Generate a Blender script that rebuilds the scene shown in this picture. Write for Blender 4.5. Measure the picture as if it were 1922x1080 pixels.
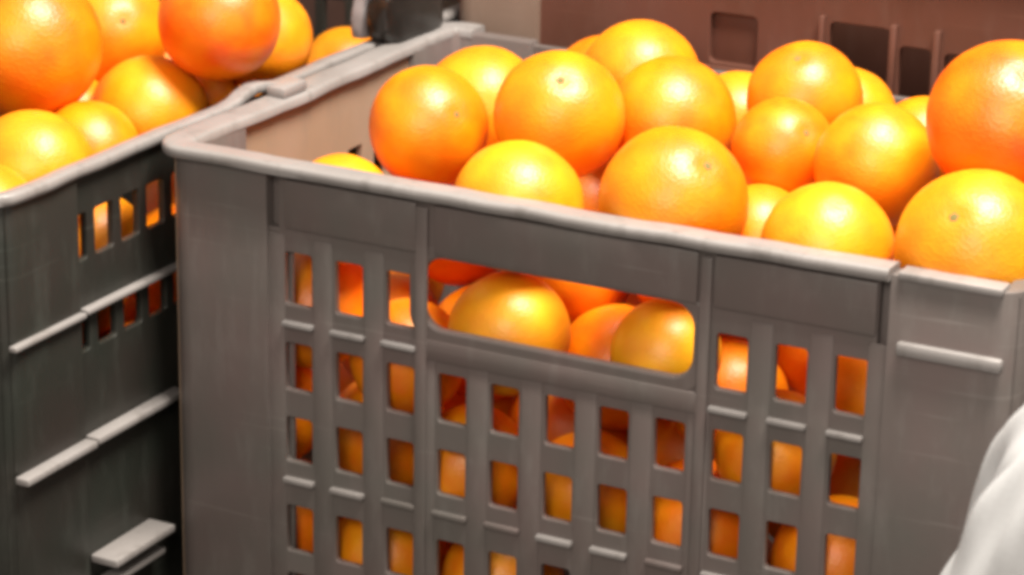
import bpy, bmesh, math, random
from mathutils import Vector, Matrix, Euler, noise

scene = bpy.context.scene
for o in list(bpy.data.objects):
    bpy.data.objects.remove(o, do_unlink=True)
random.seed(11)
Z0 = 0.30            # height of the front crate's rim above the ground
R = math.radians

# ------------------------------------------------------------------ camera
cam_data = bpy.data.cameras.new('camera')
cam = bpy.data.objects.new('camera', cam_data)
scene.collection.objects.link(cam)
scene.camera = cam
cam_data.sensor_width = 36.0
cam_data.lens = 36.0 * 5136.675 / 1922.0
cam_data.clip_start = 0.05
cam_data.clip_end = 100.0
cam_data.dof.use_dof = True
cam_data.dof.focus_distance = 1.53
cam_data.dof.aperture_fstop = 11.0
CAM = Vector((0.87863, -1.28405, 0.45137 + Z0))
_y, _p, _r = -0.46755, -0.33513, 0.02021
CF = Vector((math.sin(_y) * math.cos(_p), math.cos(_y) * math.cos(_p), math.sin(_p)))
_cr = Vector((math.cos(_y), -math.sin(_y), 0.0))
_cu = _cr.cross(CF)
CR = _cr * math.cos(_r) + _cu * math.sin(_r)
CU = -_cr * math.sin(_r) + _cu * math.cos(_r)
_m = Matrix((CR, CU, -CF)).transposed().to_4x4()
_m.translation = CAM
cam.matrix_world = _m

# ------------------------------------------------------------------ light
world = bpy.data.worlds.new('World')
scene.world = world
world.use_nodes = True
bg = world.node_tree.nodes['Background']
bg.inputs['Color'].default_value = (1.0, 0.90, 0.79, 1.0)
bg.inputs['Strength'].default_value = 0.40

def area_lamp(name, loc, target, size, power, color):
    d = bpy.data.lights.new(name, 'AREA')
    d.shape = 'DISK'; d.size = size; d.energy = power; d.color = color
    o = bpy.data.objects.new(name, d)
    o.location = loc
    o.rotation_euler = (Vector(target) - Vector(loc)).to_track_quat('-Z', 'Y').to_euler()
    scene.collection.objects.link(o)
    return o

area_lamp('stall_lamp', (0.66, -0.06, 1.65), (0.22, 0.12, 0.30), 0.62, 70.0, (1.0, 0.94, 0.84))
area_lamp('fill_lamp', (0.70, -1.75, 1.25), (0.25, 0.0, 0.15), 0.7, 18.0, (1.0, 0.92, 0.82))  # added fill from behind the camera, no lamp known there

vs = scene.view_settings
vs.view_transform = 'Standard'
vs.look = 'None'
vs.exposure = 0.0
vs.gamma = 1.0
vs.use_curve_mapping = False
scene.render.engine = 'CYCLES'
scene.cycles.filter_width = 4.2        # the photograph is a soft video frame
scene.cycles.max_bounces = 12
scene.cycles.diffuse_bounces = 9

# ------------------------------------------------------------------ helpers
def link(o, parent=None):
    scene.collection.objects.link(o)
    if parent is not None:
        o.parent = parent
    return o

def tag(o, label=None, cat=None, group=None, kind=None):
    if label: o['label'] = label
    if cat: o['category'] = cat
    if group: o['group'] = group
    if kind: o['kind'] = kind
    return o

def empty(name, loc):
    o = bpy.data.objects.new(name, None)
    o.empty_display_size = 0.05
    o.location = loc
    return link(o)

def mesh_obj(name, me, mat, parent=None, loc=(0, 0, 0), rotz=0.0):
    if mat is not None and not me.materials:
        me.materials.append(mat)
    o = bpy.data.objects.new(name, me)
    o.location = loc
    o.rotation_euler = (0, 0, rotz)
    return link(o, parent)

def smooth(me, angle=40):
    for p in me.polygons:
        p.use_smooth = True
    try:
        me.set_sharp_from_angle(angle=R(angle))
    except Exception:
        pass
    return me

_boxes = {}
def box_mesh(name, sx, sy, sz, bev, mat):
    """bevelled box centred on its origin; alike boxes share one mesh"""
    key = (name, round(sx, 4), round(sy, 4), round(sz, 4), round(bev, 4), mat.name)
    if key in _boxes:
        return _boxes[key]
    bm = bmesh.new()
    bmesh.ops.create_cube(bm, size=1.0)
    bmesh.ops.scale(bm, vec=(sx, sy, sz), verts=bm.verts)
    if bev > 0:
        bmesh.ops.bevel(bm, geom=list(bm.edges), offset=bev, segments=2, affect='EDGES', profile=0.5)
    me = bpy.data.meshes.new(name)
    bm.to_mesh(me); bm.free()
    smooth(me, 35)
    me.materials.append(mat)
    _boxes[key] = me
    return me

def box(name, s0, s1, i0, i1, z0, z1, mat, parent, bev=0.0012):
    me = box_mesh(name, s1 - s0, i1 - i0, z1 - z0, bev, mat)
    return mesh_obj(name, me, mat, parent, ((s0 + s1) / 2, (i0 + i1) / 2, (z0 + z1) / 2))

def rrect(x0, x1, y0, y1, r, n=5):
    pts = []
    for cx, cy, a in ((x1 - r, y0 + r, -90), (x1 - r, y1 - r, 0), (x0 + r, y1 - r, 90), (x0 + r, y0 + r, 180)):
        for k in range(n + 1):
            t = R(a + 90.0 * k / n)
            pts.append((cx + r * math.cos(t), cy + r * math.sin(t)))
    return pts

def plate_mesh(name, loops, i0, i1, bev, mat, upright=True):
    """flat plate with openings (first loop outer, the rest holes); lies in (s, z), thick from i0 to i1"""
    cu = bpy.data.curves.new('tmp', 'CURVE')
    cu.dimensions = '2D'; cu.fill_mode = 'BOTH'
    cu.extrude = (i1 - i0) / 2 - bev
    cu.bevel_depth = bev; cu.bevel_resolution = 1; cu.offset = -bev
    for lp in loops:
        sp = cu.splines.new('POLY')
        sp.points.add(len(lp) - 1)
        for p, q in zip(sp.points, lp):
            p.co = (q[0], q[1], 0, 1)
        sp.use_cyclic_u = True
    ob = bpy.data.objects.new('tmp', cu)
    scene.collection.objects.link(ob)
    dg = bpy.context.evaluated_depsgraph_get(); dg.update()
    me = bpy.data.meshes.new_from_object(ob.evaluated_get(dg))
    me.name = name
    bpy.data.objects.remove(ob); bpy.data.curves.remove(cu)
    mid = (i0 + i1) / 2
    for v in me.vertices:
        if upright:
            v.co = (v.co.x, mid - v.co.z, v.co.y)
        else:
            v.co = (v.co.x, v.co.y, mid + v.co.z)
    smooth(me, 30)
    me.materials.clear(); me.materials.append(mat)
    return me

# ------------------------------------------------------------------ materials
def new_mat(name):
    m = bpy.data.materials.new(name)
    m.use_nodes = True
    nt = m.node_tree
    return m, nt, nt.nodes['Principled BSDF']

def N(nt, kind, **kw):
    n = nt.nodes.new(kind)
    for k, v in kw.items():
        setattr(n, k, v)
    return n

def plastic(name, c1, c2, wear, rough=0.42, wear_amt=0.5):
    m, nt, b = new_mat(name)
    tc = N(nt, 'ShaderNodeTexCoord')
    n1 = N(nt, 'ShaderNodeTexNoise'); n1.inputs['Scale'].default_value = 14; n1.inputs['Detail'].default_value = 5
    n2 = N(nt, 'ShaderNodeTexNoise'); n2.inputs['Scale'].default_value = 60; n2.inputs['Detail'].default_value = 6; n2.inputs['Roughness'].default_value = 0.7
    mp = N(nt, 'ShaderNodeMapping'); mp.inputs['Scale'].default_value = (1.0, 1.0, 0.25)
    geo = N(nt, 'ShaderNodeNewGeometry')
    nt.links.new(geo.outputs['Position'], mp.inputs['Vector'])
    nt.links.new(geo.outputs['Position'], n1.inputs['Vector'])
    nt.links.new(mp.outputs['Vector'], n2.inputs['Vector'])
    mx = N(nt, 'ShaderNodeMix', data_type='RGBA')
    mx.inputs['A'].default_value = (*c1, 1); mx.inputs['B'].default_value = (*c2, 1)
    r1 = N(nt, 'ShaderNodeMapRange'); r1.inputs['From Min'].default_value = 0.35; r1.inputs['From Max'].default_value = 0.65
    nt.links.new(n1.outputs['Fac'], r1.inputs['Value'])
    nt.links.new(r1.outputs['Result'], mx.inputs['Factor'])
    mx2 = N(nt, 'ShaderNodeMix', data_type='RGBA')
    mx2.inputs['B'].default_value = (*wear, 1)
    r2 = N(nt, 'ShaderNodeMapRange'); r2.inputs['From Min'].default_value = 0.52; r2.inputs['From Max'].default_value = 0.78; r2.inputs['To Max'].default_value = wear_amt
    nt.links.new(n2.outputs['Fac'], r2.inputs['Value'])
    nt.links.new(r2.outputs['Result'], mx2.inputs['Factor'])
    nt.links.new(mx.outputs['Result'], mx2.inputs['A'])
    nt.links.new(mx2.outputs['Result'], b.inputs['Base Color'])
    mp3 = N(nt, 'ShaderNodeMapping'); mp3.inputs['Scale'].default_value = (9.0, 9.0, 260.0); mp3.inputs['Rotation'].default_value = (0.12, 0.2, 0.0)
    n3 = N(nt, 'ShaderNodeTexNoise'); n3.inputs['Scale'].default_value = 1.0; n3.inputs['Detail'].default_value = 3
    nt.links.new(geo.outputs['Position'], mp3.inputs['Vector']); nt.links.new(mp3.outputs['Vector'], n3.inputs['Vector'])
    r4 = N(nt, 'ShaderNodeMapRange'); r4.inputs['From Min'].default_value = 0.66; r4.inputs['From Max'].default_value = 0.74; r4.inputs['To Max'].default_value = 0.22
    nt.links.new(n3.outputs['Fac'], r4.inputs['Value'])
    mx3 = N(nt, 'ShaderNodeMix', data_type='RGBA'); mx3.inputs['B'].default_value = (min(1, wear[0] * 1.5), min(1, wear[1] * 1.5), min(1, wear[2] * 1.5), 1)
    nt.links.new(r4.outputs['Result'], mx3.inputs['Factor']); nt.links.new(mx2.outputs['Result'], mx3.inputs['A'])
    nt.links.new(mx3.outputs['Result'], b.inputs['Base Color'])
    r3 = N(nt, 'ShaderNodeMapRange'); r3.inputs['To Min'].default_value = rough - 0.1; r3.inputs['To Max'].default_value = rough + 0.15
    nt.links.new(n2.outputs['Fac'], r3.inputs['Value'])
    nt.links.new(r3.outputs['Result'], b.inputs['Roughness'])
    bp = N(nt, 'ShaderNodeBump'); bp.inputs['Strength'].default_value = 0.25; bp.inputs['Distance'].default_value = 0.0015
    nt.links.new(n2.outputs['Fac'], bp.inputs['Height'])
    nt.links.new(bp.outputs['Normal'], b.inputs['Normal'])
    return m

M_GREY = plastic('grey_crate_plastic', (0.120, 0.108, 0.099), (0.140, 0.106, 0.100), (0.21, 0.19, 0.18), 0.42, 0.45)
M_LIT_INNER = plastic('lit_inner_plastic', (0.33, 0.225, 0.150), (0.36, 0.25, 0.18), (0.24, 0.19, 0.15), 0.5, 0.6)  # same grey plastic, with light and orange bounce painted in as beige
M_LIT_SCUFF = plastic('lit_scuffed_edge', (0.23, 0.21, 0.202), (0.27, 0.25, 0.245), (0.12, 0.105, 0.095), 0.38, 0.8)  # scuffs plus top light, painted in as a paler rim and ledge tone
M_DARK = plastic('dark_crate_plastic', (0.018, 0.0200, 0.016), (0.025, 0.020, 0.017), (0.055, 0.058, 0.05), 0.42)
M_BROWN = plastic('brown_crate_plastic', (0.098, 0.036, 0.022), (0.120, 0.045, 0.031), (0.135, 0.066, 0.046), 0.5)
M_BEIGE = plastic('beige_post_plastic', (0.16, 0.105, 0.078), (0.19, 0.13, 0.10), (0.24, 0.18, 0.15), 0.5)
M_PALE = plastic('pale_painted_metal', (0.24, 0.22, 0.22), (0.28, 0.25, 0.26), (0.18, 0.16, 0.15), 0.5)
M_BLACK = plastic('black_plastic_film', (0.012, 0.011, 0.010), (0.02, 0.018, 0.016), (0.05, 0.05, 0.05), 0.3)
M_WALL = plastic('dark_brown_wall', (0.05, 0.022, 0.016), (0.07, 0.03, 0.02), (0.09, 0.05, 0.04), 0.7)
M_GROUND = plastic('dark_ground', (0.055, 0.05, 0.045), (0.08, 0.07, 0.06), (0.1, 0.09, 0.08), 0.85)

def peel():
    m, nt, b = new_mat('orange_peel')
    oi = N(nt, 'ShaderNodeObjectInfo')
    tc = N(nt, 'ShaderNodeTexCoord')
    n1 = N(nt, 'ShaderNodeTexNoise'); n1.inputs['Scale'].default_value = 1.6; n1.inputs['Detail'].default_value = 3
    n2 = N(nt, 'ShaderNodeTexVoronoi'); n2.inputs['Scale'].default_value = 22.0
    nt.links.new(tc.outputs['Object'], n1.inputs['Vector'])
    nt.links.new(tc.outputs['Object'], n2.inputs['Vector'])
    hs = N(nt, 'ShaderNodeHueSaturation')
    r1 = N(nt, 'ShaderNodeMapRange'); r1.inputs['From Min'].default_value = 0.3; r1.inputs['From Max'].default_value = 0.7
    r1.inputs['To Min'].default_value = 0.488; r1.inputs['To Max'].default_value = 0.512
    nt.links.new(n1.outputs['Fac'], r1.inputs['Value'])
    nt.links.new(r1.outputs['Result'], hs.inputs['Hue'])
    nt.links.new(oi.outputs['Color'], hs.inputs['Color'])
    nt.links.new(hs.outputs['Color'], b.inputs['Base Color'])
    b.inputs['Roughness'].default_value = 0.40
    b.inputs['Specular IOR Level'].default_value = 0.55
    b.inputs['Subsurface Weight'].default_value = 0.12
    b.inputs['Subsurface Radius'].default_value = (1.0, 0.45, 0.08)
    b.inputs['Subsurface Scale'].default_value = 0.006
    bp = N(nt, 'ShaderNodeBump'); bp.inputs['Strength'].default_value = 0.07; bp.inputs['Distance'].default_value = 0.03
    nt.links.new(n2.outputs['Distance'], bp.inputs['Height'])
    nt.links.new(bp.outputs['Normal'], b.inputs['Normal'])
    return m
M_PEEL = peel()
M_SCAR, _nt, _b = new_mat('stem_scar_brown')
_b.inputs['Base Color'].default_value = (0.16, 0.13, 0.03, 1); _b.inputs['Roughness'].default_value = 0.8

def cloth_mat():
    m, nt, b = new_mat('white_cloth')
    b.inputs['Base Color'].default_value = (0.50, 0.50, 0.51, 1)
    b.inputs['Roughness'].default_value = 0.85
    geo = N(nt, 'ShaderNodeNewGeometry')
    w = N(nt, 'ShaderNodeTexNoise'); w.inputs['Scale'].default_value = 700
    nt.links.new(geo.outputs['Position'], w.inputs['Vector'])
    bp = N(nt, 'ShaderNodeBump'); bp.inputs['Strength'].default_value = 0.2; bp.inputs['Distance'].default_value = 0.0006
    nt.links.new(w.outputs['Fac'], bp.inputs['Height'])
    nt.links.new(bp.outputs['Normal'], b.inputs['Normal'])
    return m
M_CLOTH = cloth_mat()

# ------------------------------------------------------------------ setting
def sheet(name, pts, mat):
    me = bpy.data.meshes.new(name)
    me.from_pydata(pts, [], [(0, 1, 2, 3)])
    return tag(mesh_obj(name, me, mat), kind='structure')

sheet('ground', [(-6, -6, 0), (6, -6, 0), (6, 6, 0), (-6, 6, 0)], M_GROUND)
sheet('background_wall', [(-3, 1.15, -0.0), (3, 1.15, -0.0), (3, 1.15, 2.2), (-3, 1.15, 2.2)], M_WALL)

# ------------------------------------------------------------------ crates
def rim_mesh(name, W, D, H, over, inner, mat, seed, bumps=(), torn=None):
    """worn, slightly wavy lip swept round the top of a W x D crate"""
    rc = 0.014
    prof = [(-inner, -0.0060), (-inner, -0.0016), (-inner + 0.0014, -0.0003), (-inner + 0.004, 0.0), (over - 0.004, 0.0004),
            (over - 0.0012, 0.0001), (over - 0.0002, -0.0010), (over, -0.0034), (over - 0.0004, -0.0060), (over - 0.0016, -0.0066), (0.0005, -0.0066), (0.0, -0.0062)]
    path = []
    def seg(a, b):
        n = max(1, int((Vector(b) - Vector(a)).length / 0.011))
        for k in range(n):
            path.append((Vector(a).lerp(Vector(b), k / n), None))
    corners = [((W - rc, rc), -90), ((W - rc, D - rc), 0), ((rc, D - rc), 90), ((rc, rc), 180)]
    pts = []
    for i, (c, a0) in enumerate(corners):
        for k in range(7):
            t = R(a0 + 15 * k)
            nrm = Vector((math.cos(t), math.sin(t)))
            pts.append((Vector(c) + nrm * rc, nrm))
        c2, a2 = corners[(i + 1) % 4]
        t = R(a0 + 90); nrm = Vector((math.cos(t), math.sin(t)))
        p0 = Vector(c) + nrm * rc; p1 = Vector(c2) + nrm * rc
        n = max(2, int((p1 - p0).length / 0.011))
        for k in range(1, n):
            pts.append((p0.lerp(p1, k / n), nrm))
    vs_, fs = [], []
    m = len(prof)
    for p, nrm in pts:
        w1 = noise.noise(Vector((p.x * 9, p.y * 9, seed)))
        w2 = noise.noise(Vector((p.x * 38, p.y * 38, seed + 5)))
        dz = 0.0018 * w1 + 0.0006 * w2
        do = 0.0012 * noise.noise(Vector((p.x * 16, p.y * 16, seed + 9)))
        for bx_, by_, br, bh in bumps:
            d = (p - Vector((bx_, by_))).length
            if d < br:
                dz += bh * (0.5 + 0.5 * math.cos(math.pi * d / br))
        for j, (o, z) in enumerate(prof):
            jit = 0.0004 * noise.noise(Vector((p.x * 90, p.y * 90, seed + j)))
            q = p + nrm * (o + do + jit)
            vs_.append((q.x, q.y, H + z + dz))
    n = len(pts)
    gone = [torn is not None and torn(p) for p, nrm in pts]
    for i in range(n):
        k = (i + 1) % n
        if gone[i] and gone[k]:
            continue
        if gone[i] != gone[k]:           # ragged end where the lip has broken off
            e = k if gone[i] else i
            fs.append(tuple(range(e * m, e * m + m)))
            continue
        for j in range(m):
            l = (j + 1) % m
            fs.append((i * m + j, k * m + j, k * m + l, i * m + l))
    me = bpy.data.meshes.new(name)
    me.from_pydata(vs_, [], fs); me.update()
    bm = bmesh.new(); bm.from_mesh(me); bmesh.ops.recalc_face_normals(bm, faces=bm.faces); bm.to_mesh(me); bm.free()
    return smooth(me, 60)

def post_mesh(name, w, t, H, mat):
    """L-shaped corner post; local corner at origin, legs along +x and +y, outer corner rounded"""
    r = 0.016
    lp = [(w, 0), (w, t), (t + 0.004, t), (t, t + 0.004), (t, w), (0, w)]
    for k in range(0, 7):
        a = R(180 + 15 * k)
        lp.append((r + r * math.cos(a), r + r * math.sin(a)))
    me = plate_mesh(name, [lp], 0.001, H - 0.0035, 0.0012, mat, upright=False)
    return me

def crate(loc, W, D, H, mat, faces, label, rim_seed, post_w=0.07, post_mat=None, over=0.0065, inner=0.0125, base_z=0.012, bumps=(), torn=None, group=None, rim_mat=M_LIT_SCUFF):
    """faces: dict side -> spec(panel, length); every piece is a part under the crate"""
    root = empty('crate', loc)
    tag(root, label, 'crate', group)
    pm = {}
    cor = {(0, 0): 0, (W, 0): 90, (W, D): 180, (0, D): 270}
    for (x, y), a in cor.items():
        mt = post_mat if post_mat is not None else mat
        if 'p' not in pm:
            pm['p'] = post_mesh('corner_post', post_w, 0.012, H, mt)
        root_post = mesh_obj('corner_post', pm['p'], mt, root, (x, y, 0), R(a))
        pm[(x, y)] = root_post
    frames = {'front': ((0, 0, 0), 0, W), 'right': ((W, 0, 0), 90, D), 'back': ((W, D, 0), 180, W), 'left': ((0, D, 0), 270, D)}
    for side, (o, a, L) in frames.items():
        fn = faces.get(side, faces.get('other'))
        fn(root, side, o, R(a), L, H, mat)
    box('base', 0.013, W - 0.013, 0.013, D - 0.013, base_z - 0.008, base_z, mat, root)
    rim = mesh_obj('rim', rim_mesh('rim', W, D, H, over, inner, mat, rim_seed, bumps, torn), rim_mat or mat, root)
    return root, pm, rim

def vent_face(cols, rows, hw, panel_i=(0.0026, 0.0075), ledges=(), ribs=(), rib_w=0.0125, handle=None, skip=lambda c, r: False,
              major=(), band=None, post_w=0.07, extra=None, inset=0.006):
    """cols: vent centres along the wall, rows: (z_low, z_high) measured from the rim, hw: half width of a vent"""
    cache = {}
    def build(root, side, o, a, L, H, mat):
        key = (round(L, 3), mat.name)
        if key not in cache:
            loops = [[(inset, 0.004), (L - inset, 0.004), (L - inset, H - 0.006), (inset, H - 0.006)]]
            for ci, c in enumerate(cols(L)):
                for ri, (z0, z1) in enumerate(rows):
                    if skip(ci, ri):
                        continue
                    jx = 0.0006 * noise.noise(Vector((ci * 3.1, ri * 1.7, 1)))
                    loops.append(rrect(c - hw + jx, c + hw + jx, H + z0, H + z1, 0.0022, 3)[::-1])
            if handle:
                h0, h1, g0, g1, hr = handle
                loops.append(rrect(h0 - 0.006, h1 + 0.006, H + g0 - 0.006, H + g1 + 0.006, hr + 0.004, 6)[::-1])
            cache[key] = plate_mesh('wall_panel', loops, panel_i[0], panel_i[1], 0.0007, mat)
        pan = mesh_obj('wall_panel', cache[key], mat, root, o, a)
        cs = cols(L)
        for s in ribs(L) if callable(ribs) else ribs:
            zt = -0.044
            if handle and handle[0] - 0.008 < s < handle[1] + 0.008:
                zt = handle[2] - 0.016
            box('rib', s - rib_w / 2, s + rib_w / 2, 0.0021, panel_i[0] + 0.0006, 0.006, H + zt, mat, pan, 0.0004)
        for s, w, out in major:
            box('rib', s - w / 2, s + w / 2, -out, panel_i[0] + 0.0005, 0.007, H - 0.012, mat, pan, 0.0015)
        for z, th, out in ledges:
            cells = sorted(ribs(L) if callable(ribs) else ribs)
            for s0, s1 in zip(cells[:-1], cells[1:]):
                if handle and handle[0] - 0.012 < (s0 + s1) / 2 < handle[1] + 0.012 and z > handle[2] - 0.03:
                    continue
                rr = random.choice((0.0, 0.0, 0.25, 0.5, 1.0)) if z < -0.15 else random.choice((0.0, 0.0, 0.25))
                dz = 0.0006 * noise.noise(Vector((s0 * 50, z * 40, 3)))
                box('ledge', s0 + rib_w / 2 - 0.0005, s1 - rib_w / 2 + 0.0005, -0.0020 - out + rr * 0.0012, panel_i[0] + 0.0004, H + z - th + dz, H + z + dz, M_LIT_SCUFF if rr < 0.3 else mat, pan, 0.0010)  # ledges in the paler tone imitate glints
        if band:
            z0, z1, segs = band
            for s0, s1 in segs(L):
                box('rim_band', s0, s1, 0.0004, panel_i[0] + 0.0007, H + z0, H + z1, mat, pan, 0.0015)
        if handle:
            h0, h1, g0, g1, hr = handle
            loops = [rrect(h0 - 0.009, h1 + 0.009, H + g0 - 0.009, H + g1 + 0.007, hr + 0.005, 7), rrect(h0, h1, H + g0, H + g1, hr, 7)[::-1]]
            me = plate_mesh('handle_frame', loops, 0.0020, 0.0086, 0.0016, mat)
            mesh_obj('handle_frame', me, mat, pan)
            box('handle_bar', h0 - 0.006, h1 + 0.006, 0.0010, 0.0035, H + g0 - 0.019, H + g0 - 0.0065, mat, pan, 0.0012)
        if extra:
            extra(pan, side, L, H, mat)
        return pan
    return build

PITCH = 0.0341
def centred(n):
    return lambda L: [L / 2 + (k - (n - 1) / 2) * PITCH for k in range(n)]
def between(n):
    return lambda L: [L / 2 + (k - n / 2) * PITCH for k in range(n + 1)]
def inner_ribs(L):
    b = between(11)(L)
    return [b[0] + 0.0020] + b[1:-1] + [b[-1] - 0.0020]

ROWS = [(-0.0870, -0.0545), (-0.1405, -0.1105), (-0.1860, -0.1575), (-0.2445, -0.2145), (-0.287, -0.259)]
LEDGES = [(-0.0965, 0.0034, 0.0), (-0.1955, 0.0036, 0.0)]

def front_extra(pan, side, L, H, mat):
    # the right post carries a moulded step near the top and a faint one lower down
    box('ledge', L - 0.064, L - 0.007, -0.0052, 0.001, H - 0.046, H - 0.0385, M_LIT_SCUFF, pan, 0.002)
    box('rim_stub', L - 0.066, L - 0.010, -0.0022, 0.0115, H - 0.0055, H - 0.0012, M_LIT_SCUFF, pan, 0.0010)
    for s0 in (0.064, L - 0.082):
        box('post_web', s0, s0 + 0.018, 0.0085, 0.0118, 0.004, H - 0.0085, mat, pan, 0.0004)
    box('ledge', 0.069, 0.084, 0.003, 0.009, H - 0.046, H - 0.0405, mat, pan, 0.001)

MAIN_W, MAIN_D = 0.52, 0.35
main_front = vent_face(centred(11), ROWS, 0.0091, ledges=LEDGES, ribs=inner_ribs, handle=(0.1725, 0.3395, -0.0845, -0.0415, 0.013),
                       skip=lambda c, r: r == 0 and 3 <= c <= 7, major=((0.1720, 0.0080, -0.0002), (0.3462, 0.0070, -0.0006)),
                       band=(-0.0400, -0.0100, lambda L: [(0.0815, 0.1685), (0.1800, 0.3415), (0.3510, L - 0.077)]), extra=front_extra, inset=0.0765)
plain_front = vent_face(centred(11), ROWS, 0.0091, ledges=LEDGES, ribs=between(11),
                        band=(-0.0400, -0.0100, lambda L: [(0.074, L - 0.074)]))
main_side = vent_face(centred(5), ROWS, 0.0091, ledges=LEDGES, ribs=between(5), band=(-0.0400, -0.0100, lambda L: [(0.074, L - 0.074)]))
def lit_side(root, side, o, a, L, H, mat):
    pan = main_side(root, side, o, a, L, H, M_LIT_INNER)
    pan['label'] = 'left wall, beige from light painted into its inner face'
front_crate, fposts, frim = crate((0, 0, Z0 - 0.30), MAIN_W, MAIN_D, 0.30, M_GREY, {'front': main_front, 'back': plain_front, 'left': lit_side, 'other': main_side},
      'large grey plastic crate with an oval hand hole, heaped with oranges, nearest the camera', 3.3,
      torn=lambda p: (p.x > 0.455 and p.y < 0.12) or (p.y > 0.325 and p.x > 0.03))
# stacking tab on the far left rim
box('stacking_tab', -0.004, 0.010, 0.118, 0.146, 0.2995, 0.3065, M_LIT_SCUFF, frim, 0.002)

# the crate on the left: only its right wall and one corner show
LD, LW = 0.620, 0.40
LX = -0.014
def side_extra(pan, side, L, H, mat):
    if side != 'right':
        return
    for s0, s1, z, out, th in ((0.002, 0.0700, -0.0868, 0.0046, 0.0035), (0.0712, 0.1750, -0.0858, 0.0042, 0.0035),
                               (0.003, 0.0712, -0.1662, 0.0085, 0.0045), (0.0728, 0.1650, -0.1655, 0.0078, 0.0045),
                               (0.0740, 0.1360, -0.2430, 0.0170, 0.0050), (0.0480, 0.1340, -0.2590, 0.0110, 0.0040), (0.003, 0.046, -0.2570, 0.0100, 0.0045)):
        box('ledge', s0, s1, -out, 0.0024 if s0 > 0.06 else 0.0009, H + z - th, H + z, M_LIT_SCUFF, pan, 0.0012)
LROWS = [(-0.058, -0.030), (-0.114, -0.0905)]
left_face = vent_face(lambda L: [0.0725 + 0.0265 * k for k in range(int((L - 0.145) / 0.0265) + 1)], LROWS, 0.0092,
                      ribs=(), band=None, extra=side_extra)
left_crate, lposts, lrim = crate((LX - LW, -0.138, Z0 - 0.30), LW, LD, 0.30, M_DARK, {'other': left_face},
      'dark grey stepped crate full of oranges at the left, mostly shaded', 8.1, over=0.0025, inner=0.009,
      bumps=((LW, 0.262, 0.035, 0.006),))

# the brown crate behind the heap
BX = -0.006
def back_front(root, side, o, a, L, H, mat):
    loops = [[(0.006, 0.004), (L - 0.006, 0.004), (L - 0.006, H - 0.006), (0.006, H - 0.006)]]
    for x0, x1, z0, z1 in ((0.193, 0.227, -0.098, -0.064), (0.278, 0.3195, -0.105, -0.060),
                           (0.3265, 0.348, -0.112, -0.070), (0.357, 0.376, -0.114, -0.071), (0.40, 0.43, -0.116, -0.073)):
        loops.append(rrect(x0, x1, H + z0, H + z1, 0.004, 3)[::-1])
    pan = mesh_obj('wall_panel', plate_mesh('wall_panel', loops, 0.006, 0.012, 0.0007, mat), mat, root, o, a)
    box('ledge', 0.190, 0.232, 0.001, 0.0065, H - 0.106, H - 0.100, mat, pan, 0.001)
    box('blanking_plate', 0.188, 0.232, 0.0122, 0.0150, H - 0.103, H - 0.058, mat, pan, 0.001)
    for s_, w_ in ((0.2735, 0.0035), (0.3230, 0.0045), (0.3525, 0.0045)):
        box('rib', s_ - w_ / 2, s_ + w_ / 2, 0.0005, 0.0065, H - 0.125, H - 0.056, mat, pan, 0.0008)
back_plain = vent_face(lambda L: [], [], 0.01)
brown_crate, bposts, brim = crate((BX, 0.3665, 0.0), 0.56, 0.34, Z0 + 0.09, M_BROWN, {'front': back_front, 'other': back_plain},
      'reddish brown crate with dark square vents standing behind the heaped oranges', 1.7, post_w=0.066, post_mat=M_BEIGE, rim_mat=M_BROWN)
box('shade_board', 0.014, 0.546, 0.014, 0.255, Z0 + 0.076, Z0 + 0.082, M_BROWN, brown_crate, 0.001)  # unseen board added under the rim to keep the vents dark inside

# ------------------------------------------------------------------ bag lying across the two rims at the back
def lump(name, x0, x1, y0, y1, z0, z1, seed, lean, mat, parent):
    nu, nv = 30, 40
    vs_, fs = [], []
    for k in range(nv + 1):
        w = k / nv
        for i in range(nu):
            t = math.tau * i / nu
            c, s_ = math.cos(t), math.sin(t)
            ex = abs(c) ** 0.55 * (1 if c > 0 else -1)
            ey = abs(s_) ** 0.7 * (1 if s_ > 0 else -1)
            taper = min(1.0, 0.92 + 1.6 * w) * min(1.0, 0.4 + 2.5 * (1 - w))
            f_ = 1 + 0.16 * noise.noise(Vector((c * 1.5, s_ * 1.5, w * 4 + seed))) + 0.08 * noise.noise(Vector((c * 4, s_ * 4, w * 11 + seed)))
            vs_.append(((x0 + x1) / 2 + (x1 - x0) / 2 * ex * f_ * (0.8 + 0.2 * taper) + lean * w, (y0 + y1) / 2 + (y1 - y0) / 2 * ey * f_ * taper, z0 + (z1 - z0) * w))
    for k in range(nv):
        for i in range(nu):
            j = (i + 1) % nu
            fs.append((k * nu + i, k * nu + j, (k + 1) * nu + j, (k + 1) * nu + i))
    fs.append(tuple(range(nu))[::-1]); fs.append(tuple(nv * nu + i for i in range(nu)))
    me = bpy.data.meshes.new(name); me.from_pydata(vs_, [], fs); me.update(); smooth(me, 60)
    return mesh_obj(name, me, mat, parent)
bag = empty('carrier_bag', (-0.012, 0.312, Z0 + 0.0015))
tag(bag, 'black and pale grey bag resting across the two crate rims at the back', 'bag')
lump('body', -0.008, 0.017, -0.046, 0.034, 0.0, 0.125, 2.0, 0.004, M_BLACK, bag)
lump('side_panel', -0.022, -0.007, -0.042, 0.004, 0.0, 0.130, 6.0, 0.006, M_PALE, bag)

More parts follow.
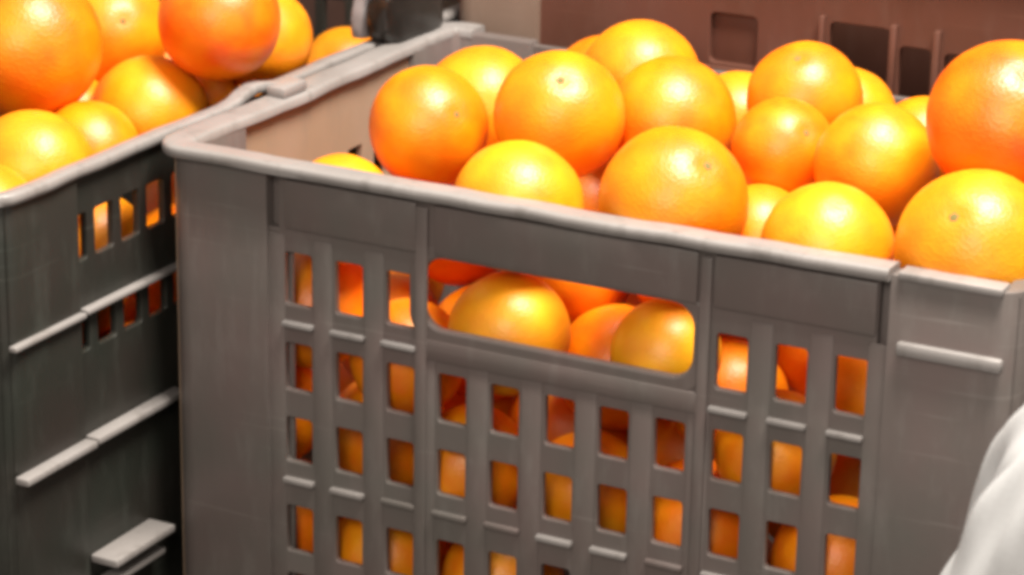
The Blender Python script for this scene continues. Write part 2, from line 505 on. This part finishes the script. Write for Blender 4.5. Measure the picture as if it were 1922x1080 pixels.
# ------------------------------------------------------------------ white cloth at the lower right
def cloth():
    cx, cy = 0.657, -0.17
    nt_, nh = 120, 60
    vs_, fs = [], []
    for k in range(nh + 1):
        w = k / nh
        z = 0.345 * (1 - w ** 1.7)
        rad = 0.012 + 0.150 * (w ** 0.62)
        for i in range(nt_):
            t = math.tau * i / nt_
            f1 = (1 - 2 * abs(math.sin(t * 4.5 + 1.3 + 0.8 * math.sin(w * 4)))) * 0.7 + math.sin(t * 17 + 0.5 + w * 3.5) * 0.25
            f2 = noise.noise(Vector((math.cos(t) * 2.2, math.sin(t) * 2.2, w * 3.0)))
            f3 = noise.noise(Vector((math.cos(t) * 6, math.sin(t) * 6, w * 7.0 + 4)))
            r = rad * (1 + (0.060 * f1 * w + 0.11 * f2 + 0.06 * f3) * min(1, w * 2.5))
            zz = z + 0.012 * f2 * (1 - w) + (0.004 * f3 if k < nh else 0)
            vs_.append((cx + r * math.cos(t), cy + r * math.sin(t) * 0.85, max(0.001, zz)))
    for k in range(nh):
        for i in range(nt_):
            j = (i + 1) % nt_
            fs.append((k * nt_ + i, (k + 1) * nt_ + i, (k + 1) * nt_ + j, k * nt_ + j))
    fs.append(tuple(range(nt_)))
    me = bpy.data.meshes.new('white_cloth_sack'); me.from_pydata(vs_, [], fs); me.update()
    bm = bmesh.new(); bm.from_mesh(me); bmesh.ops.recalc_face_normals(bm, faces=bm.faces); bm.to_mesh(me); bm.free()
    smooth(me, 80)
    o = mesh_obj('white_cloth_sack', me, M_CLOTH)
    tag(o, 'white rumpled cloth at the lower right corner, in front of the grey crate', 'cloth')
cloth()

# ------------------------------------------------------------------ oranges
# key, centre measured from the front crate's rim corner, radius, group code, label
ORANGES = [
    ('A', (0.1193, 0.105, 0.0015), 0.0355, 'mt', 'orange with a pale dimple nearest the bare inner wall of the front crate'),
    ('B', (0.1062, 0.199, -0.0118), 0.0381, 'mt', 'orange half hidden behind the leftmost heaped orange of the front crate'),
    ('C', (0.2003, 0.1169, 0.0173), 0.0376, 'mt', 'round orange with a white glare spot and tiny dark stem mark, left of centre'),
    ('D', (0.2063, 0.0529, -0.0206), 0.037, 'mt', "yellow orange sunk behind the front rim, directly above the hand hole's left half"),
    ('E', (0.1991, 0.2344, 0.0121), 0.0364, 'mt', 'topmost orange of the heap, standing against the brown wall left of centre'),
    ('E2', (0.1471, 0.2898, -0.0134), 0.0335, 'mt', "sliver of an orange behind the topmost orange's left shoulder"),
    ('F', (0.2456, 0.1765, 0.0059), 0.0382, 'mt', 'orange just below and right of the topmost orange in the heap'),
    ('G', (0.3033, 0.0529, -0.0019), 0.0409, 'mt', 'large orange in the middle of the front row above the hand hole'),
    ('H', (0.2553, 0.2608, -0.0131), 0.0308, 'mt', 'small yellow patch of an orange between two heaps at the brown wall'),
    ('I', (0.3161, 0.215, 0.0208), 0.0339, 'mt', 'orange with a tiny dark mark on top, in front of the dark square hole'),
    ('J', (0.3199, 0.2799, -0.0062), 0.0312, 'mt', 'orange tucked behind the right side of the marked orange below the dark square hole'),
    ('K', (0.3291, 0.15, 0.0078), 0.0292, 'mt', 'small orange with a dark stem dimple facing right, in the middle of the heap'),
    ('L', (0.3914, 0.1353, 0.0108), 0.0345, 'mt', 'orange between the dimpled small orange and the big deep orange at right'),
    ('L2', (0.3913, 0.22, 0.0012), 0.0291, 'mt', 'pale sliver of an orange against the left edge of the big deep orange'),
    ('M', (0.4717, 0.1149, 0.0537), 0.0425, 'mt', 'biggest deep orange fruit at the right edge, highest on that side'),
    ('N', (0.3952, 0.0514, -0.0134), 0.0349, 'mt', 'yellow orange in the front row above the top right vents'),
    ('N2', (0.3333, 0.1085, -0.0345), 0.0303, 'mt', 'small piece of an orange wedged low between two front row oranges'),
    ('O', (0.478, 0.0515, 0.0), 0.0408, 'mt', 'wide pale orange at the right end of the front row, below the big deep orange'),
    ('P', (0.0928, 0.0461, -0.0384), 0.0316, 'mt', 'tip of a yellow orange peeking over the front rim near the left corner'),
    ('h1', (0.2068, 0.0445, -0.0952), 0.0365, 'mv', 'plump orange pressed behind the middle of the hand hole'),
    ('h2', (0.3075, 0.040400000000000005, -0.0881), 0.0324, 'mv', 'plump orange pressed behind the right end of the hand hole'),
    ('', (0.0502, 0.047200000000000006, -0.2477), 0.0392, 'mv', 'plump orange pressed behind the leftmost vent of the fourth vent row'),
    ('', (0.1274, 0.0445, -0.2535), 0.0365, 'mv', 'plump orange pressed behind the third vent of the fourth vent row'),
    ('', (0.2054, 0.0451, -0.2529), 0.0371, 'mv', 'plump orange pressed behind the fifth vent of the fourth vent row'),
    ('', (0.0904, 0.116, -0.2525), 0.0375, 'mv', 'shaded orange deep behind the second vent of the third vent row'),
    ('', (0.1654, 0.1123, -0.2522), 0.0378, 'mv', 'shaded orange deep behind the fifth vent of the third vent row'),
    ('', (0.3238, 0.1048, -0.2521), 0.0379, 'mv', 'shaded orange deep behind the tenth vent of the third vent row'),
    ('', (0.1133, 0.06709999999999999, -0.1844), 0.0376, 'mv', 'plump orange pressed behind the third vent of the third vent row'),
    ('', (0.1831, 0.044, -0.1827), 0.036, 'mv', 'plump orange pressed behind the fourth vent of the third vent row'),
    ('', (0.2539, 0.057999999999999996, -0.1901), 0.0366, 'mv', 'plump orange pressed behind the seventh vent of the third vent row'),
    ('', (0.3291, 0.0474, -0.1911), 0.0394, 'mv', 'plump orange pressed behind the ninth vent of the third vent row'),
    ('', (0.4147, 0.044899999999999995, -0.1926), 0.0369, 'mv', 'plump orange pressed behind the rightmost vent of the third vent row'),
    ('', (0.0502, 0.1545, -0.1999), 0.0392, 'mv', 'shaded orange deep behind the second vent of the second vent row'),
    ('', (0.13, 0.1404, -0.1956), 0.0346, 'mv', 'shaded orange deep behind the fifth vent of the second vent row'),
    ('', (0.2077, 0.13, -0.1855), 0.0405, 'mv', 'shaded orange deep behind the sixth vent of the second vent row'),
    ('', (0.2885, 0.1306, -0.1873), 0.0402, 'mv', 'shaded orange deep behind the eighth vent of the second vent row'),
    ('', (0.3739, 0.1147, -0.1829), 0.0386, 'mv', 'shaded orange deep behind the rightmost vent of the second vent row'),
    ('', (0.0458, 0.042800000000000005, -0.1739), 0.0348, 'mv', 'plump orange pressed behind the leftmost vent of the third vent row'),
    ('', (0.1406, 0.042899999999999994, -0.1218), 0.0349, 'mv', 'plump orange pressed behind the third vent of the second vent row'),
    ('', (0.3756, 0.0426, -0.1328), 0.0346, 'mv', 'plump orange pressed behind the tenth vent of the second vent row'),
    ('', (0.0826, 0.1216, -0.1408), 0.0359, 'mv', 'shaded orange deep behind the third vent of the top vent row'),
    ('', (0.1539, 0.1156, -0.1328), 0.0361, 'mv', 'sliver of another orange behind the left end of the hand hole'),
    ('', (0.2514, 0.0997, -0.1257), 0.038, 'mv', 'shaded orange deep behind the middle of the hand hole'),
    ('', (0.3249, 0.0952, -0.1303), 0.0357, 'mv', 'shaded orange deep behind the ninth vent of the top vent row'),
    ('', (0.0477, 0.1842, -0.1292), 0.0367, 'mv', 'sliver of another orange behind the third vent of the top vent row'),
    ('', (0.1984, 0.1928, -0.1358), 0.0379, 'mv', 'shaded orange deep behind the right end of the hand hole'),
    ('', (0.2897, 0.1853, -0.1255), 0.0362, 'mv', 'sliver of another orange behind the ninth vent of the top vent row'),
    ('', (0.0699, 0.053599999999999995, -0.1055), 0.0384, 'mv', 'plump orange pressed behind the leftmost vent of the top vent row'),
    ('', (0.4164, 0.0985, -0.1111), 0.0349, 'mv', 'shaded orange deep behind the rightmost vent of the top vent row'),
    ('', (0.1209, 0.1422, -0.0738), 0.0356, 'mv', 'shaded orange deep behind the left end of the hand hole'),
    ('', (0.2041, 0.1395, -0.0849), 0.036, 'mv', 'sliver of another orange behind the middle of the hand hole'),
    ('', (0.2788, 0.1405, -0.065), 0.0399, 'mv', 'sliver of another orange behind the right end of the hand hole'),
    ('', (0.3662, 0.1511, -0.1055), 0.038, 'mv', 'shaded orange deep behind the tenth vent of the top vent row'),
    ('', (0.1654, 0.2409, -0.0835), 0.0405, 'mv', 'shaded orange deep behind a gap between the heaped oranges'),
    ('', (0.3726, 0.2257, -0.0863), 0.0393, 'mt', 'orange sunk deep below the fruit just left of the big deep orange'),
    ('a', (-0.1349, 0.05, 0.03), 0.0455, 'lt', 'huge orange at the left frame edge, yellow above and deep orange below'),
    ('b', (-0.1496, 0.16, 0.0134), 0.0368, 'lt', 'yellow orange at the top left, between the huge orange and the deep orange one'),
    ('c', (-0.0458, 0.1312, 0.0405), 0.0378, 'lt', 'deep orange fruit at the top, right of centre in the left crate'),
    ('d', (-0.0585, 0.1998, 0.0125), 0.0328, 'lt', 'orange partly hidden behind the deep orange fruit, nearest the brown background'),
    ('f', (-0.0876, 0.1125, -0.0222), 0.0364, 'lt', "yellow orange with a glare spot beside the left crate's far rim"),
    ('g', (-0.086, 0.171, -0.026), 0.0245, 'lt', 'small yellow orange peeking right of the glare spotted one in the left crate'),
    ('h', (-0.0802, -0.0208, -0.0257), 0.0361, 'lt', "yellow orange low at the left frame edge just above the left crate's rim"),
    ('i', (-0.0878, 0.0468, -0.0306), 0.0307, 'lt', 'orange wedged low between three others in the left crate'),
    ('l', (-0.0667, -0.0913, -0.0371), 0.0367, 'lt', "orange cut by the left frame edge just behind the left crate's rim"),
    ('e', (-0.1128, 0.4021, -0.0631), 0.0321, 'lt', 'single yellow orange at the back of the left crate, just left of the bag'),
    ('w1', (-0.0653, 0.0194, -0.0811), 0.034, 'lv', 'plump orange pressed behind the second vent of the top row in the left crate'),
    ('w2', (-0.0709, -0.0464, -0.0901), 0.034, 'lv', 'plump orange pressed behind the first vent of the top row in the left crate'),
    ('', (-0.1226, 0.0427, -0.2312), 0.0388, 'lv', 'shaded orange deep behind the first vent of the third row in the left crate'),
    ('', (-0.1499, 0.1129, -0.2334), 0.0366, 'lv', 'sliver of another orange behind the first vent of the third row in the left crate'),
    ('', (-0.1598, 0.0756, -0.1727), 0.0353, 'lv', 'sliver of another orange behind the first vent of the second row in the left crate'),
    ('', (-0.0642, 0.0642, -0.1843), 0.0392, 'lv', 'plump orange pressed behind the second vent of the third row in the left crate'),
    ('', (-0.1154, 0.1347, -0.1729), 0.0364, 'lv', 'shaded orange deep behind the third vent of the second row in the left crate'),
    ('', (-0.1105, 0.0523, -0.125), 0.0371, 'lv', 'shaded orange deep behind the first vent of the second row in the left crate'),
    ('', (-0.065, 0.1143, -0.1194), 0.04, 'lv', 'plump orange pressed behind the third vent of the second row in the left crate'),
    ('', (-0.1071, 0.1765, -0.1144), 0.0353, 'lv', 'shaded orange deep behind the third vent of the top row in the left crate'),
    ('', (-0.2326, 0.2245, -0.0533), 0.0398, 'lt', 'orange sunk low between the huge orange and the yellow one behind it'),
    ('', (-0.1208, 0.233, -0.0659), 0.0369, 'lt', 'orange sunk below the deep orange fruit in the left crate'),
    ('', (-0.1963, 0.2938, -0.0579), 0.0362, 'lt', 'orange deep in the gap between the two topmost fruits of the left crate'),
    ('', (-0.1448, 0.3426, -0.077), 0.0369, 'lt', 'orange low behind the fruit nearest the brown background in the left crate'),
    ('n', (-0.145, 0.108, -0.031), 0.027, 'lt', 'orange in the gap between the huge orange and the glare spotted one'),
]

def orange_mesh(seed):
    bm = bmesh.new()
    bmesh.ops.create_uvsphere(bm, u_segments=40, v_segments=26, radius=1.0)
    for v in bm.verts:
        d = v.co.normalized()
        r = 1.0 + 0.018 * noise.noise(d * 1.4 + Vector((seed, 0, 0))) + 0.006 * noise.noise(d * 4 + Vector((0, seed, 0)))
        r *= 1.0 - 0.018 * d.z * d.z
        a = math.acos(max(-1, min(1, d.z)))
        r -= 0.045 * math.exp(-(a / 0.16) ** 2)
        a2 = math.pi - a
        r -= 0.02 * math.exp(-(a2 / 0.10) ** 2)
        v.co = d * r
    me = bpy.data.meshes.new('orange')
    bm.to_mesh(me); bm.free()
    for p in me.polygons:
        p.use_smooth = True
    me.materials.append(M_PEEL)
    return me

def scar_mesh():
    bm = bmesh.new()
    n = 20
    c = bm.verts.new((0, 0, 0.962))
    ring = [bm.verts.new(((0.055 + 0.022 * (i % 4 == 0)) * math.cos(math.tau * i / n), (0.055 + 0.022 * (i % 4 == 0)) * math.sin(math.tau * i / n), 0.950)) for i in range(n)]
    low = [bm.verts.new((v.co.x * 1.05, v.co.y * 1.05, 0.92)) for v in ring]
    for i in range(n):
        j = (i + 1) % n
        bm.faces.new((c, ring[i], ring[j])); bm.faces.new((ring[i], low[i], low[j], ring[j]))
    me = bpy.data.meshes.new('stem_scar'); bm.to_mesh(me); bm.free(); smooth(me, 40)
    me.materials.append(M_SCAR)
    return me

ORANGE_MESHES = [orange_mesh(s) for s in (1.0, 4.2, 7.7, 12.4)]
SCAR = scar_mesh()
# where a stem mark shows: offset from the fruit's centre in fruit radii, (right, up)
MARKS = {'A': (0.50, 0.16), 'C': (0.0, 0.50), 'K': (0.38, 0.28), 'I': (-0.20, 0.68), 'M': (0.10, 0.52), 'G': (0.42, 0.46), 'O': (-0.42, 0.40), 'b': (0.35, 0.1)}
REDDER = {'M': 1.0, 'c': 0.9, 'a': 0.5, 'K': 0.3, 'I': 0.2, 'A': 0.2}
YELLOW = {'D': 0.9, 'N': 0.8, 'h': 0.9, 'f': 0.7, 'g': 0.9, 'b': 0.4, 'B': 0.6, 'O': 0.5, 'P': 1.0, 'h1': 1.7, 'h2': 1.5, 'w1': 1.0, 'w2': 1.0, 'l': 0.8, 'J': 0.5, 'H': 0.7, 'e': 0.7, 'E': 0.3, 'C': 0.2}  # fruit in the hand hole: missing light painted in as extra yellow
GROUPS = {'mt': 'oranges heaped in the front crate', 'mv': 'oranges seen through the vents of the front crate',
          'lt': 'oranges heaped in the left crate', 'lv': 'oranges seen through the vents of the left crate', 'bt': None}
BASE, RED, YEL = Vector((0.82, 0.232, 0.001)), Vector((0.78, 0.150, 0.0005)), Vector((0.85, 0.300, 0.006))
for key, c, r, g, label in ORANGES:
    me = random.choice(ORANGE_MESHES)
    o = bpy.data.objects.new('orange', me)
    o.location = (c[0], c[1], c[2] + Z0)
    if g in ('mt', 'lt'): r *= 1.04
    o.scale = (r * random.uniform(0.985, 1.015), r * random.uniform(0.985, 1.015), r * random.uniform(0.975, 1.01))
    if key in MARKS:
        dx, dy = MARKS[key]
        n = CR * dx + CU * dy - CF * math.sqrt(max(0.0, 1 - dx * dx - dy * dy))
    else:
        n = Vector((random.uniform(-1, 1), random.uniform(0.2, 1), random.uniform(-1, 0.2)))
    q = n.to_track_quat('Z', 'Y')
    o.rotation_euler = (q @ Euler((0, 0, random.uniform(0, 6.28))).to_quaternion()).to_euler()
    col = BASE.copy()
    if key in REDDER: col = BASE.lerp(RED, REDDER[key])
    elif key in YELLOW: col = BASE.lerp(YEL, YELLOW[key])
    else: col = BASE.lerp(RED if random.random() < 0.4 else YEL, random.uniform(0, 0.5))
    o.color = (*col, 1)
    link(o)
    tag(o, label, 'orange', GROUPS[g])
    if key in MARKS:
        s = bpy.data.objects.new('stem_scar', SCAR)
        link(s, o)
